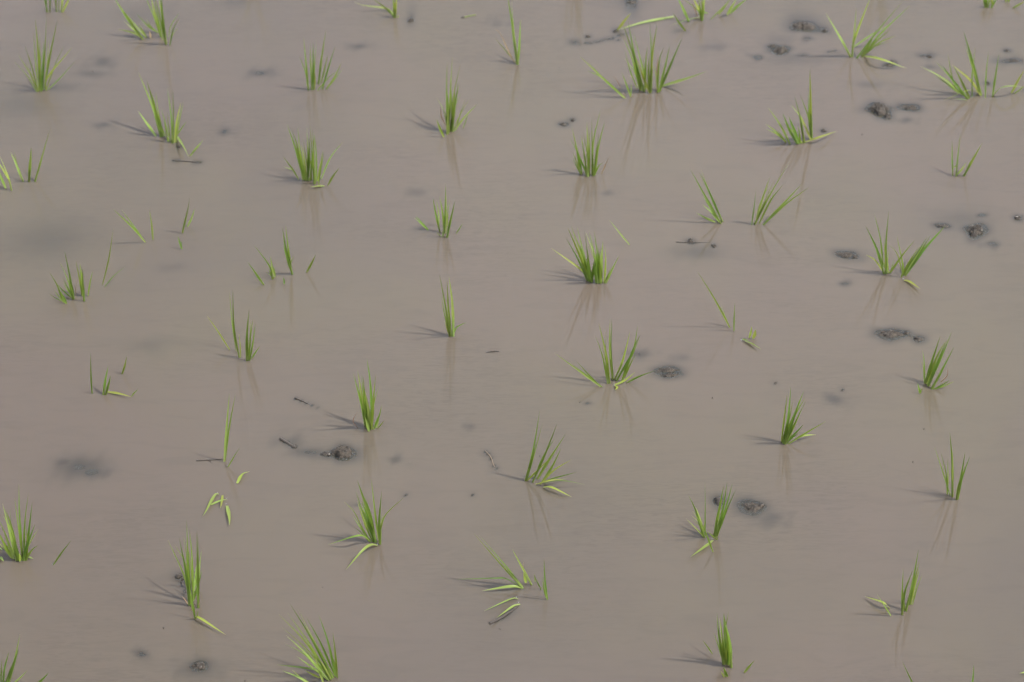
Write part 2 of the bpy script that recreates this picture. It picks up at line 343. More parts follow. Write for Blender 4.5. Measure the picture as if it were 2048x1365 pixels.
# ------------------------------------------------------------------ the rice, traced plant by plant
G = 'rice seedlings planted in rows'
PLANTS = """
#rice_seedling|rice plant|dark based rice tuft cut by the far edge at far left|G
A1 385,100>335,-60 9 g; A1 372,95>360,-120 14 d; A1 398,95>400,-150 14 d; A1 452,95>450,-160 14 g; A1 490,98>495,-150 18 y; A1 500,98>545,0>580,-80 20 y; A1 470,95>475,-100 8 g
#rice_seedling|rice plant|full fan shaped rice tuft below the dark based far left tuft|G
A1 300,735>240,590>140,430 12 g; A1 305,735>198,365 12 g; A1 310,730>268,270 10 g; A1 318,720>282,150 20 g; A1 330,735>350,330 20 d; A1 340,720>372,120 14 g; A1 350,720>388,300 10 p
A1 370,720>365,640>455,170 20 g; A1 368,725>380,620>578,378 17 y; A1 385,720>600,490 11 g; A1 370,720>510,365 9 g; A1 322,725>318,560>330,440 18 d
#rice_seedling|rice plant|double rice tuft with a reddish withered stem between its halves|G
A1 1145,315>900,-40 22 g; A1 1140,310>1060,262>940,235 18 p; A1 1125,295>985,165 14 p; A1 1165,300>915,10 12 p; A1 1172,300>1105,190 16 p; A1 1265,262>1180,205>1085,110 14 d; A1 1205,305>1190,245 20 t
A1 1285,295>1140,-60 18 g; A1 1290,290>1200,-60 26 p; A1 1300,320>1225,-80 12 g; A1 1328,355>1255,-90 20 p; A1 1325,350>1282,-90 22 d; A1 1355,365>1385,230>1435,145 13 d; A1 1345,300>1370,200>1435,100 8 p; A1 1318,345>1290,200>1240,-20 16 g
#rice_seedling|rice plant|rice tuft in two halves with one broken leaf bent into the water|G
A1 1245,1088>1103,888 22 p; A1 1285,1090>1215,860>1105,580 22 g; A1 1300,1090>1230,840>1170,640 22 g; A1 1320,1090>1215,740 14 g; A1 1350,1135>1285,860 11 g; A1 1365,1140>1335,900 10 g; A1 1375,1145>1335,705 15 d
A1 1385,1145>1380,720 11 d; A1 1395,1140>1410,980>1445,820 20 y; A1 1410,1140>1425,1000>1465,810 14 p; A1 1400,1100>1490,970 12 g; A1 1340,1130>1348,1065 14 y; A1 1410,1085>1470,1180>1510,1260 18 p a18; A1 1520,1245>1625,1118 16 p
#rice_seedling|rice plant|small drooping rice tuft cut by the far edge left of the middle|G
A2 1105,140>1090,-60 26 g; A2 1115,140>1130,-60 20 y; A2 1100,130>1035,65>930,-10 14 g; A2 1105,130>1045,72>860,45>780,15 15 p; A2 1130,142>1140,120 10 y
#rice_seedling|rice plant|upright rice tuft with an open gap in its middle, far centre left|G
A2 418,720>402,560>380,300 18 g; A2 410,690>400,590>345,450 13 g; A2 445,720>432,330 9 g; A2 450,720>455,335 18 d; A2 462,718>483,310 11 g; A2 465,715>468,560 16 y; A2 500,670>525,470>558,245 20 g; A2 520,660>573,430 13 g
A2 530,715>580,540>633,370 17 d; A2 490,725>575,625>660,560 11 g; A2 560,715>625,620>684,500 16 p
#rice_seedling|rice plant|dense dark rice tuft with a pale leaf floating at its foot|G
A2 385,1440>320,1200>248,995 18 g; A2 340,1435>285,1345>215,1250 14 g; A2 300,1360>220,1330 8 g; A2 375,1440>335,1180>280,1030 13 g; A2 395,1440>350,1220>333,1010 18 g; A2 410,1440>405,1000 16 g; A2 412,1440>425,1200>425,1080 26 d
A2 440,1440>432,1000 14 g; A2 460,1445>450,1030 14 g; A2 465,1470>468,1060 16 g; A2 490,1440>515,1320>535,1200 18 p; A2 500,1475>518,1350>545,1220 14 g; A2 490,1450>520,1360 12 y; A2 520,1430>590,1265>690,1138 13 p; A2 575,1482>665,1340 18 g
B2 545,122>490,124>430,130 18 p f; A2 400,1445>380,1250>360,1150 20 p; A2 430,1445>445,1250>442,1120 20 d; A2 480,1450>480,1250>470,1090 14 g
#rice_seedling|rice plant|tall narrow rice tuft with a tan leaf low on its left, far middle|G
A2 1500,1095>1440,950 22 g; A2 1525,1075>1520,700>1527,500 18 d; A2 1530,1060>1500,890>1440,780 12 g; A2 1535,1065>1550,720>1568,455 18 g; A2 1550,1050>1580,750>1632,515 17 g; A2 1565,1050>1592,830>1620,660 24 d
A2 1580,1050>1670,930>1770,830 18 p; A2 1570,1050>1705,790 9 p; A2 1600,1040>1675,790 10 g; A2 1655,1025>1700,890 8 g; A2 1515,1000>1480,930>1475,830 13 t; A2 1530,1070>1535,850>1520,660 20 g; A2 1560,1050>1560,800>1550,640 16 d
#rice_seedling|rice plant|thin two bladed rice tuft with a curled tan leaf near the far edge|G
A3 45,515>58,330>68,155 18 g; A3 40,515>5,220>-40,-60 20 g; A3 50,515>20,300>-5,10 16 p; A3 35,505>-5,455>-94,270>-140,235 11 t; A3 20,490>-140,300 9 g
#rice_seedling|rice plant|widest bushy rice tuft with outstretched side leaves, far right of centre|G
A3 905,785>725,625>540,450 20 p; A3 760,655>700,610>600,565 15 d; A3 948,775>878,580 16 g; A3 1000,705>900,400 12 g; A3 1025,720>985,500>885,190 16 d; A3 1020,715>965,480>890,310 17 g; A3 1055,730>985,470>925,160 22 d
A3 1100,745>1030,560>985,450 26 y; A3 1070,700>1045,560>970,260 14 g; A3 1060,720>1070,470>1085,370 20 g; A3 1100,740>1110,450>1100,190 15 d; A3 1105,740>1125,430>1160,190 18 g; A3 1160,740>1150,600>1125,510 13 p; A3 1155,620>1165,435 12 t
A3 1165,740>1175,500>1210,380 16 d; A3 1170,740>1225,520>1258,370 18 d; A3 1180,735>1265,530>1355,310 22 d; A3 1200,690>1400,630>1560,570 25 p; A3 1190,720>1230,590 12 g; A3 865,705>830,630>785,610 8 t; A3 985,690>960,620>925,600 7 t; A3 905,775>885,735 8 t
A3 1040,730>1000,560>960,420 14 d; A3 1095,740>1090,560>1100,430 22 g
#rice_seedling|rice plant|upright rice tuft with a short tan leaf on its right, centre right|G
A3 545,1385>520,1200>478,1015 18 g; A3 560,1385>530,1230>465,1110 14 d; A3 555,1395>520,1310>485,1215 16 p; A3 600,1390>540,1250>520,1180 20 d; A3 595,1400>575,1240>552,1080 13 g; A3 605,1410>605,1200>597,975 20 p; A3 620,1400>615,1010 12 g
A3 640,1400>640,1150>636,945 12 g; A3 650,1405>650,1150>708,875 16 g; A3 655,1405>672,1220>695,1065 14 d; A3 665,1400>690,1180>742,970 16 g; A3 650,1410>690,1330>725,1300 18 g; A3 715,1390>740,1330>775,1255 13 t
#rice_seedling|rice plant|wide pale rice tuft spreading right over a small mud nub|G
A4 660,455>560,280>460,105 18 p; A4 668,455>690,250>705,60 16 p; A4 672,455>690,320>810,0>820,-40 19 y; A4 680,380>860,260>965,205 17 p; A4 710,465>880,240>1085,0 14 g; A4 750,460>900,270>1135,45 16 g; A4 745,450>810,350>870,230 20 g
A4 760,440>975,240 14 g; A4 770,440>890,345>1025,285 22 p; A4 770,450>900,475>1105,548 22 y a22
#rice_seedling|rice plant|ragged rice tuft with an arching yellow leaf at the far right edge|G
A4 1550,760>1400,630>1215,530 16 p; A4 1520,745>1325,600 16 d; A4 1585,785>1480,650>1385,515 22 d; A4 1600,790>1335,490 14 g; A4 1610,785>1545,650>1480,525 22 g; A4 1500,720>1465,600>1435,430 11 g; A4 1700,765>1610,640>1470,520 23 y
A4 1630,775>1655,380 12 g; A4 1700,760>1640,520>1562,250 25 d; A4 1685,740>1655,540 16 g; A4 1735,785>1762,410 14 g; A4 1795,775>1820,600>1845,430 18 d; A4 1590,800>1470,790 9 p f; A4 1690,745>1600,725>1400,805 15 y a20
A4 1800,760>1860,705>1960,690>2080,705 22 p a30; A4 1945,745>2050,555 24 y; A4 1965,750>2060,680 12 g
#rice_seedling|rice plant|rice tuft with one tall blade and a leaf lying to the right|G
A4 145,1138>60,1050>-20,990 20 p; A4 175,1150>90,990>0,860 18 g; A4 235,1150>170,1030>118,905 22 d; A4 245,1150>165,930 26 d; A4 275,1145>120,960 14 g; A4 288,1140>262,960>213,770 20 d; A4 280,1000>262,940>180,835 12 p
A4 340,1115>265,930 16 y; A4 345,1100>330,960>258,760 16 g; A4 345,1110>330,960>322,720 18 g; A4 348,1105>345,900>335,555 20 g; A4 290,1140>420,1095>555,1048 20 y a14
#rice_seedling|rice plant|small sparse rice tuft alone above the fibrous mud clod|G
A4 1475,1405>1470,1125 13 d; A4 1500,1410>1515,1250>1535,1070 14 d; A4 1475,1350>1530,1300 8 p; A4 1505,1400>1585,1295 18 p; A4 1565,1405>1640,1270>1710,1145 24 g
#rice_seedling|rice plant|loose row of separate blades at the left edge, upper left|G
A1 45,1505>-20,1340 22 g; A1 92,1520>65,1420>0,1250 14 y; A1 185,1450>85,1215 20 p; A1 160,1400>110,1205 12 g; A1 232,1450>250,1180 22 g; A1 280,1450>335,1250>398,1035 18 g; A1 65,1430>30,1365>-30,1270 14 y
#rice_seedling|rice plant|forked left leaning blades with one short blade beside them|G
B1 1160,570>1050,445>903,305 16 g; B1 1150,555>1090,470>970,310 12 p; B1 1222,550>1192,305 18 p
#rice_seedling|rice plant|three short blades right of the forked left leaning blades|G
B1 1458,498>1518,210 20 d; B1 1495,448>1555,300 18 p; B1 1452,625>1418,520 18 d; B1 1450,620>1450,560 10 d
#rice_seedling|rice plant|low dark rice tuft in three small bunches at mid left|G
B1 530,1060>480,960 26 g; B1 520,1055>430,955 14 p; B1 505,1050>460,920>395,810 14 g; B1 490,1040>390,980 9 d; B1 580,1025>560,850>515,640 20 d; B1 585,1025>500,855 14 d; B1 595,1025>545,860 12 g; B1 570,1010>450,900 12 d
B1 588,1020>575,900 14 d; B1 590,1000>520,820 8 g; B1 605,1000>615,855 9 t; B1 655,995>605,720 14 g; B1 660,1000>637,740 20 g; B1 672,1038>660,780 22 d; B1 702,1000>740,800 12 g
#rice_seedling|rice plant|two thin bare blades in a V right of the low dark tuft|G
B1 820,908>870,700>905,460 12 g; B1 838,925>910,840>1000,765 10 d
#rice_seedling|rice plant|slender upright rice tuft with one detached blade leaning left, left of centre|G
B1 1835,1430>1740,1280>1650,1155 12 y; B1 1910,1490>1868,1250>1858,950 18 d; B1 1885,1440>1832,960 9 g; B1 1922,1490>1908,1300 10 y; B1 1970,1515>1988,1110 24 d; B1 1980,1515>1998,1190 14 p; B1 1990,1515>2020,1180 16 g; B1 1995,1515>2040,1220 14 g; B1 2010,1500>2075,1400 14 g
#rice_seedling|rice plant|scattered stubby rice tuft with one taller dark blade, left of centre|G
B2 65,910>0,815>-69,725 22 g; B2 130,865>110,760>-14,595 14 g; B2 150,850>115,680 20 p; B2 140,860>100,785 14 g; B2 155,840>145,760 14 g; B2 290,825>240,640>212,455 24 d; B2 285,820>258,620>236,435 20 g; B2 265,740>235,650 10 g; B2 405,810>478,665 22 g; B2 225,905>218,850 14 d
#rice_seedling|rice plant|small neat rice tuft with a stray short blade on each side|G
B2 1375,472>1275,360 16 d; B2 1468,488>1412,215 18 g; B2 1460,440>1442,235 10 p; B2 1500,500>1465,195 16 g; B2 1495,530>1490,470 10 g; B2 1505,500>1512,300>1515,100 18 g; B2 1510,480>1520,420>1545,230 9 p; B2 1525,530>1555,400>1588,240 20 d; B2 1530,440>1535,340 10 g; B2 1600,500>1650,420 10 g
#rice_seedling|rice plant|tight spear shaped rice tuft with one low leaf right, in the middle|G
B2 1545,1320>1510,1080>1465,830 18 d; B2 1550,1320>1500,1120>1480,985 12 g; B2 1540,1310>1505,1190 14 y; B2 1555,1320>1535,1100>1525,870 16 g; B2 1555,1320>1520,1010 14 d; B2 1575,1320>1565,1050>1540,840 24 p; B2 1572,1320>1600,1250>1680,1210 14 d; B2 1560,1320>1545,1200>1550,1130 18 d
#rice_seedling|rice plant|thickest dark green rice tuft right of the middle, with a dense base|G
B3 600,875>530,710>430,535 18 d; B3 590,850>545,785>310,615 17 y; B3 615,880>545,680>445,455 20 g; B3 625,880>560,680>472,445 20 g; B3 635,890>580,690>518,440 20 p; B3 640,890>612,700>580,480 20 d; B3 630,890>618,800>600,690 40 d
B3 690,890>665,700>588,490 16 p; B3 680,890>660,800>655,720 22 d; B3 685,900>660,690>615,480 14 p; B3 690,895>685,700>655,485 22 d; B3 700,890>700,760>690,595 14 d; B3 712,900>725,560 20 g; B3 720,890>703,690 14 g; B3 738,895>750,740>745,600 20 y
B3 750,900>800,790>855,675 18 p; B3 745,890>820,760 9 p; B3 620,885>590,760>540,580 26 d; B3 675,895>670,800>680,640 30 d; B3 640,890>650,790>660,700 24 d; B3 705,900>690,760>665,640 24 g
#rice_shoot|rice shoot|single thin slanting blade right of the thickest tuft|G
B3 938,590>870,510>775,390 12 p
#rice_seedling|rice plant|rice tuft leaning left above the dark straight stalk|G
B3 1668,420>1545,210>1425,-10 20 d; B3 1680,405>1570,160>1495,10 20 d; B3 1678,400>1565,140>1510,-10 18 p; B3 1620,410>1550,380>1470,335 18 g; B3 1650,400>1525,205 18 p; B3 1655,410>1590,330>1520,270 16 g
#rice_seedling|rice plant|rice tuft leaning right, mirror of the left leaning one beside it|G
B4 -105,425>20,190>130,0>178,-80 18 g; B4 -90,375>15,50 20 p; B4 -70,420>20,240>120,110 16 g; B4 -35,430>100,290>265,110 24 g; B4 -35,430>150,260>325,135 18 g; B4 -129,432>-94,150 12 d; B4 -100,430>-60,260>10,110 12 p
#rice_seedling|rice plant|fanned dark rice tuft of two bunches with a floating leaf end|G
B4 920,820>900,560>848,340 14 g; B4 925,820>865,620>780,440 22 d; B4 915,800>850,710>780,670 14 y; B4 935,820>925,540 14 p; B4 945,820>945,560>965,320 20 d; B4 960,815>935,620 16 y; B4 965,820>1085,660>1170,555 14 g; B4 975,820>1090,660 12 g
B4 1065,850>1080,760>1028,515 16 g; B4 1075,820>1030,660>960,585 12 p; B4 1065,850>1140,710>1215,600 22 g; B4 1080,830>1180,680>1275,520 22 d; B4 1090,835>1190,690>1300,510 22 d; B4 1095,835>1250,620>1418,435 30 d; B4 1100,835>1240,640>1395,470 20 d; B4 1085,875>1130,885>1215,943 22 y f
#rice_seedling|rice plant|one long thin slanting blade with a short upright blade beside|G
B3 1738,1252>1620,1030>1482,805 16 g; B3 1735,1245>1665,1060 10 g; B3 1773,1278>1780,1045 14 d
#rice_seedling|rice plant|tiny flattened yellow green sprout right of the long slanting blade|G
B3 1893,1335>1915,1240 18 y; B3 1925,1340>1945,1265 28 y; B3 1840,1345>1890,1355 16 g f; B3 1860,1360>1920,1385>1990,1425 18 g f
#rice_seedling|rice plant|spreading long bladed rice tuft left of the flat dark slab|G
C3 710,360>520,220>340,90 18 p; C3 705,355>610,260>520,160 14 g; C3 765,335>725,120>665,-50 16 g; C3 780,330>750,100>692,-150 18 g; C3 762,310>752,-115 11 d; C3 800,300>780,50>783,-185 18 p; C3 810,300>790,60>798,-190 16 d
C3 820,300>885,150>942,-80 20 y; C3 835,310>965,80>1005,-130 20 d; C3 880,315>970,60>1025,-55 26 d; C3 900,285>988,95 14 g; C3 820,345>900,310>985,240 19 y; C3 925,325>1020,275>1150,228 13 d; C3 820,350>840,365>822,385 20 y f
#rice_seedling|rice plant|right sweeping rice tuft with low curved leaves, right of the root thread|G
C3 108,1108>170,850>222,550 18 d; C3 115,1090>203,770 9 d; C3 115,1112>230,1000>300,930 19 y; C3 165,1120>270,880>360,655 20 d; C3 180,1095>250,920>340,775 16 d; C3 205,1095>320,910>430,735 28 g; C3 240,1120>320,1000>390,855 22 g
C3 225,1140>330,1030>475,940 19 y; C3 240,1120>370,1080>520,1040 12 d; C3 190,1140>300,1110>430,1095 17 y a12; C3 250,1130>400,1110>585,1140 14 d a18; C3 250,1163>320,1165>478,1240 20 y a8
#rice_seedling|rice plant|upright bright rice tuft with a tan thread, behind the tall lone clod|G
C2 880,680>830,460>775,250 20 g; C2 875,670>850,470>810,225 26 p; C2 905,715>865,590 22 p; C2 890,680>860,430>840,260 18 g; C2 905,700>870,480>855,270 24 d; C2 915,690>895,530>870,400 30 p; C2 925,690>910,330>885,135 22 d
C2 925,700>935,480>955,260 24 g; C2 940,700>985,590>1003,510 20 g; C2 960,690>985,590 16 p; C2 815,690>775,630>808,560 8 t; C2 870,670>845,500>815,330 18 g
#rice_seedling|rice plant|two tall bare blades side by side with a short one below|G
C1 1790,958>1810,680>1832,410 22 p; C1 1797,950>1825,720>1880,415 18 g; C1 1820,998>1870,910>1920,838 14 g
#floating_leaf|leaf|short curved yellow green leaf floating below the two bare blades|cut rice leaves floating
C1 1895,1130>1935,1060>1993,1035 30 y f
#rice_seedling|rice plant|collapsed broken leaves shaped like a letter A, left of centre near|G
C1 1745,1215>1715,1225>1640,1360>1615,1395 26 p f; C1 1685,1300>1770,1265>1818,1262 16 p f; C1 1778,1225>1760,1330 22 y f; C1 1812,1310>1830,1400>1832,1465 30 p f
#rice_seedling|rice plant|short rice shoots with one leaf lying to the right, at left|G
C1 735,410>723,85 16 d; C1 825,420>865,190 22 d; C1 845,420>883,270 18 d; C1 860,400>955,415>1050,440 19 y f; C1 1050,438>1105,378 12 g; C1 975,255>1012,115 20 g
#rice_seedling|rice plant|bushy rice tuft cut by the left edge near the bottom|G
D1 130,390>35,0>20,-63 26 p; D1 110,380>50,200>-10,60 22 p; D1 100,375>-20,150 24 g; D1 140,395>100,150>40,-20 32 g; D1 90,370>-10,250 18 p; D1 110,350>40,210 24 g; D1 180,380>155,60>150,-220 18 d; D1 125,380>95,180>80,-20 16 g
D1 195,390>200,100>228,-150 22 g; D1 210,390>235,150>258,-75 26 d; D1 180,395>235,230>280,100 20 d; D1 200,395>255,310>305,270 20 g; D1 230,365>268,378 16 p f; D1 160,400>150,330 24 y; D1 -10,290>20,310 14 p f; D1 0,365>30,400 24 p f; D1 150,395>130,300>110,200 26 d
#rice_shoot|rice shoot|single short dark blade right of the bushy left edge tuft|G
D1 425,428>500,320>570,232 16 d
#rice_seedling|rice plant|tall narrow rice tuft with one leaf drooping right, near left|G
D1 1510,755>1480,540>1340,228 16 p; D1 1512,750>1490,520>1432,215 22 d; D1 1500,600>1480,420>1395,265 13 p; D1 1515,750>1490,350>1460,205 16 g; D1 1525,740>1500,350>1490,70 20 d; D1 1540,720>1530,350>1510,140 18 g; D1 1545,640>1568,430 24 p
D1 1580,770>1575,400>1572,155 20 d; D1 1588,770>1585,400>1580,180 16 d; D1 1585,600>1608,305 14 p; D1 1545,710>1590,560>1612,470 18 d; D1 1535,790>1520,640 16 g; D1 1558,860>1520,640>1505,560 18 g; D1 1560,860>1552,760 16 d
D1 1500,740>1445,670 8 t; D1 1525,795>1560,745 8 t; D1 1575,770>1600,710 7 t; D1 1560,848>1590,850>1800,985 20 y a16
#rice_seedling|rice plant|rice tuft with two arching leaves dropping left, near centre left|G
D2 915,245>840,140>775,40 16 g; D2 918,245>860,200>790,200>575,267 17 g a32; D2 970,275>920,268>850,315>715,468 24 p a22; D2 930,240>880,120>808,-80 20 y; D2 945,240>850,0>795,-165 18 d; D2 915,245>840,120>780,0>702,-78 13 p
D2 955,245>900,30>810,-243 30 d; D2 945,240>925,60>868,-123 20 d; D2 980,230>950,0>920,-263 18 g; D2 990,265>985,80>1003,-163 26 d; D2 985,240>1000,120>1040,20>1180,-110 16 p; D2 940,245>890,50>845,-75 24 d; D2 950,245>915,110>875,-30 30 g
#rice_seedling|rice plant|collapsed rice tuft with leaves splayed flat to the left|G
D2 2128,612>2000,470>1735,172 18 p; D2 2125,600>1900,330>1775,185 15 d; D2 2125,612>2000,540>1920,535>1600,543 17 d a26; D2 2128,615>2040,600>1805,635 24 p a8; D3 155,585>90,470>0,300 17 p; D3 112,570>92,490 28 y; D3 95,490>92,405 9 t; D3 232,622>200,560>175,505 13 d; D3 185,565>180,500 10 p
#floating_leaf|leaf|pale leaf floating below the splayed collapsed tuft, the farther of two|cut rice leaves floating
D2 2090,700>2040,700>1820,797 17 p f
#floating_leaf|leaf|pale leaf floating against a dark ragged stalk, the nearest one|cut rice leaves floating
D2 2108,743>2050,760>1920,852 17 p f
#rice_seedling|rice plant|narrow two bladed shoot right of the splayed collapsed tuft|G
D3 282,705>262,560>255,380 18 d; D3 272,690>245,515 14 g
#rice_seedling|rice plant|rice tuft with leaning dark blades in front of the smooth mud dome|G
D3 1625,200>1680,-10>1718,-233 24 d; D3 1615,195>1650,20>1690,-200 24 g; D3 1635,200>1700,0>1760,-223 18 d; D3 1640,195>1710,0>1790,-180 14 d; D3 1535,210>1470,0>1410,-128 20 d; D3 1545,190>1545,-50>1540,-235 14 d; D3 1530,205>1460,130>1388,58 12 p
D3 1520,200>1500,100>1435,35 14 p; D3 1530,195>1510,100>1470,-30 20 p; D3 1605,325>1560,200>1520,105 16 g; D3 1635,228>1555,160 14 g; D3 1605,232>1560,270>1425,365 27 p f
#rice_seedling|rice plant|compact upright dark rice tuft near the bottom right of centre|G
D3 1690,1220>1650,1000>1635,810 28 d; D3 1700,1220>1680,1030>1655,850 20 p; D3 1710,1220>1700,1000>1690,820 28 d; D3 1735,1225>1720,1000>1690,815 26 g; D3 1750,1245>1740,1060>1700,880 22 g; D3 1715,1215>1695,1000>1730,795 22 d; D3 1715,1225>1690,1080>1665,870 22 g; D3 1725,1225>1715,1120>1690,1000 34 d
#rice_shoot|rice shoot|thin short slanting blade left of the compact upright dark tuft|G
D3 1600,1137>1520,1028 12 g
#rice_seedling|rice plant|stubby torn sprout just below the compact upright dark tuft|G
D3 1710,1320>1690,1240 24 g; D3 1695,1325>1668,1275 14 y; D3 1720,1320>1705,1270 20 d
#rice_shoot|rice shoot|short wide blade right of the stubby torn sprout|G
D3 1855,1288>1938,1190 24 g
#rice_seedling|rice plant|slim dark rice tuft with a yellow leaf lying to its left, near right|G
D4 1068,825>1072,650>1080,455 16 g; D4 1070,825>1090,650>1155,470 24 d; D4 1092,795>1090,720 14 g; D4 1102,795>1150,580>1202,305 20 d; D4 1130,745>1170,560>1208,400 20 g; D4 1140,745>1180,570>1212,455 20 p; D4 980,835>865,655 12 g; D4 970,775>920,730>772,680 26 y a12
#rice_seedling|rice plant|dark rice tuft with two leaves reaching low to the right|G
C4 105,800>130,600>155,410 16 g; C4 118,800>160,600>182,360 18 d; C4 125,810>170,620>198,475 14 g; C4 130,810>215,580>285,395 30 g; C4 135,815>200,620>250,465 26 d; C4 140,815>230,620>305,465 16 d; C4 140,815>210,740>285,660 24 d; C4 150,800>265,715 14 d
C4 160,815>280,740>462,635 17 g; C4 230,775>290,750>385,742 16 y a8; C4 122,808>150,680>180,560 26 d
#rice_seedling|rice plant|broad bladed dark rice tuft with a tan curl near the right edge|G
C4 1250,330>1245,150>1232,65 14 g; C4 1255,330>1310,150>1375,-45 26 d; C4 1280,350>1350,170>1430,-20 30 d; C4 1270,340>1350,120>1415,0 24 g; C4 1290,330>1400,90>1467,-82 22 d; C4 1310,375>1400,200>1485,42 22 d; C4 1325,378>1450,308 18 d; C4 1380,320>1430,270>1435,205 10 t; C4 1212,412>1195,330 16 g
#rice_seedling|rice plant|thin spread rice tuft with a thick forked blade right, near right edge|G
C4 1455,1225>1410,1080>1330,840 13 p; C4 1430,1215>1420,1050>1380,885 12 d; C4 1435,1220>1438,1080>1435,935 12 g; C4 1472,1235>1475,1000>1452,720 20 d; C4 1470,1235>1475,1000>1475,850 10 p; C4 1505,1258>1535,1100>1575,875 24 d; C4 1515,1258>1545,1100>1612,915 24 d
#rice_seedling|rice plant|large left swept rice tuft cut by the near edge|G
D2 600,1340>400,1050>180,820 18 g; D2 590,1330>420,1050>252,810 12 g; D2 610,1330>440,1010>272,740 20 d; D2 620,1325>470,1050>335,780 15 g; D2 630,1310>520,1060>402,845 18 d; D2 635,1320>580,1060>500,825 22 d; D2 650,1330>635,1150>613,965 20 g
D2 580,1350>400,1140>240,990 16 p; D2 570,1345>400,1150>230,1058 20 p; D2 560,1330>440,1240>322,1155 16 p; D2 550,1330>390,1100>318,1030 14 g; D2 540,1330>500,1220>430,1100 14 d; D2 540,1380>490,1220>470,1120 22 p; D2 500,1275>380,1250>160,1225 14 d a22
D2 510,1330>450,1300>388,1268 20 y; D2 440,1390>350,1330>210,1272 20 p; D2 480,1400>380,1350>288,1265 20 p; D2 600,1345>540,1240>480,1150 20 p
#rice_seedling|rice plant|rice tuft cut by the near left corner|G
D1 45,1380>100,1250>150,1095 26 d; D1 70,1380>120,1180>160,980 22 p; D1 25,1380>40,1250>72,1120 16 d; D1 10,1380>12,1280>15,1180 14 d; D1 50,1390>110,1220>140,1140 28 d; D1 100,1380>220,1268 14 p
#rice_shoot|rice shoot|short dark blade cut by the near edge right of the corner tuft|G
D1 300,1375>388,1288 24 d
#rice_shoot|rice shoot|thin left leaning blade cut by the near edge at right|G
D4 1180,1420>1120,1300>1070,1195 14 d
#rice_shoot|rice shoot|thin upright blade tip cut by the near edge at right|G
D4 1620,1420>1635,1320>1642,1225 15 d
#floating_leaf|leaf|pale leaf end lying at the near right corner|cut rice leaves floating
D4 2060,1285>2035,1290>2010,1293 14 p f
#rice_seedling|rice plant|yellow stemmed rice tuft at the far edge beside a long floating leaf|G
A3 1410,170>1330,0>1310,-40 24 g; A3 1385,248>1285,105 20 g; A3 1510,165>1490,-40 22 g; A3 1520,160>1545,-60 28 y; A3 1505,140>1480,80>1365,-10 11 p; A3 1515,120>1440,-30 18 y; A3 1480,130>1430,0 11 t; A3 1515,90>1570,110 14 p; A3 1500,140>1380,165>1250,215 9 g a10; A3 1518,165>1520,60>1510,-40 20 g
#floating_leaf|leaf|long floating leaf with a bent up tip near the far edge|cut rice leaves floating
A3 1290,135>1050,180>845,240 19 p f; A3 842,240>950,105 22 y
#rice_seedling|rice plant|pale slanting rice tuft at the far edge, just left of the glinting clod|G
A3 1650,115>1750,-20 22 p; A3 1720,120>1800,-20 26 p; A3 1740,110>1880,-10 26 p; A3 1585,160>1740,0 11 p
#rice_seedling|rice plant|short bright rice tuft cut by the far right corner|G
A4 1735,60>1725,-80 24 g; A4 1745,60>1740,-60 22 d; A4 1780,65>1840,-30 22 g; A4 1790,60>1785,-60 20 y; A4 1900,20>1905,-60 18 y; A4 1920,20>1930,-60 20 g; A4 1955,65>2060,10 20 p; A4 1758,60>1765,-70 16 g
"""
PLANTS = PLANTS.replace("|G\n", "|" + G + "\n")

for i, blk in enumerate(PLANTS.split('#')):
    if blk.strip(): plant(i, blk)

# hills just past the far edge of the photograph: only their mirror images are in the picture
def spray(px, py, n, H, seed, label):
    rng = random.Random(seed); c = on_z(px, py)
    root = empty('rice_seedling', c); tag(root, label, 'rice plant', G)
    for k in range(n):
        b = c + Vector((rng.uniform(-.022, .022), rng.uniform(-.015, .015), 0))
        a = rng.gauss(0, 0.30); f_ = rng.gauss(0, 0.14); h = H * rng.uniform(.65, 1.05)
        tip = b + Vector((math.sin(a) * h, f_ * h, math.cos(a) * h))
        mid = b.lerp(tip, .5) + Vector((-math.sin(a) * .02 * h, 0, .03 * h))
        S = spline([b, mid, tip], 12); us = [i / 12 for i in range(13)]
        t0 = (S[0] - S[1]).normalized()
        S = [S[0] + t0 * .03, S[0] + t0 * .01] + S; us = [-.1, -.05] + us
        an = rng.uniform(-.9, .9)
        v, fa, al, ac = ribbon(S, us, rng.uniform(.0028, .0048), Vector((math.sin(an), -math.cos(an), .2)), rng.uniform(-.5, .5))
        mesh_obj('leaf', [p - c for p in v], fa, LEAF[rng.choice('ggdp')], root, (0, 0, 0), True, {'along': al, 'across': ac})
spray(508, -14, 8, .19, 11, 'rice tuft past the far edge, only its reflection right of the red stemmed tuft')
spray(1150, -14, 12, .20, 12, 'rice tuft past the far edge mirrored beside the long floating leaf')
spray(1757, -16, 10, .20, 13, 'rice tuft past the far edge mirrored above the wide pale tuft')

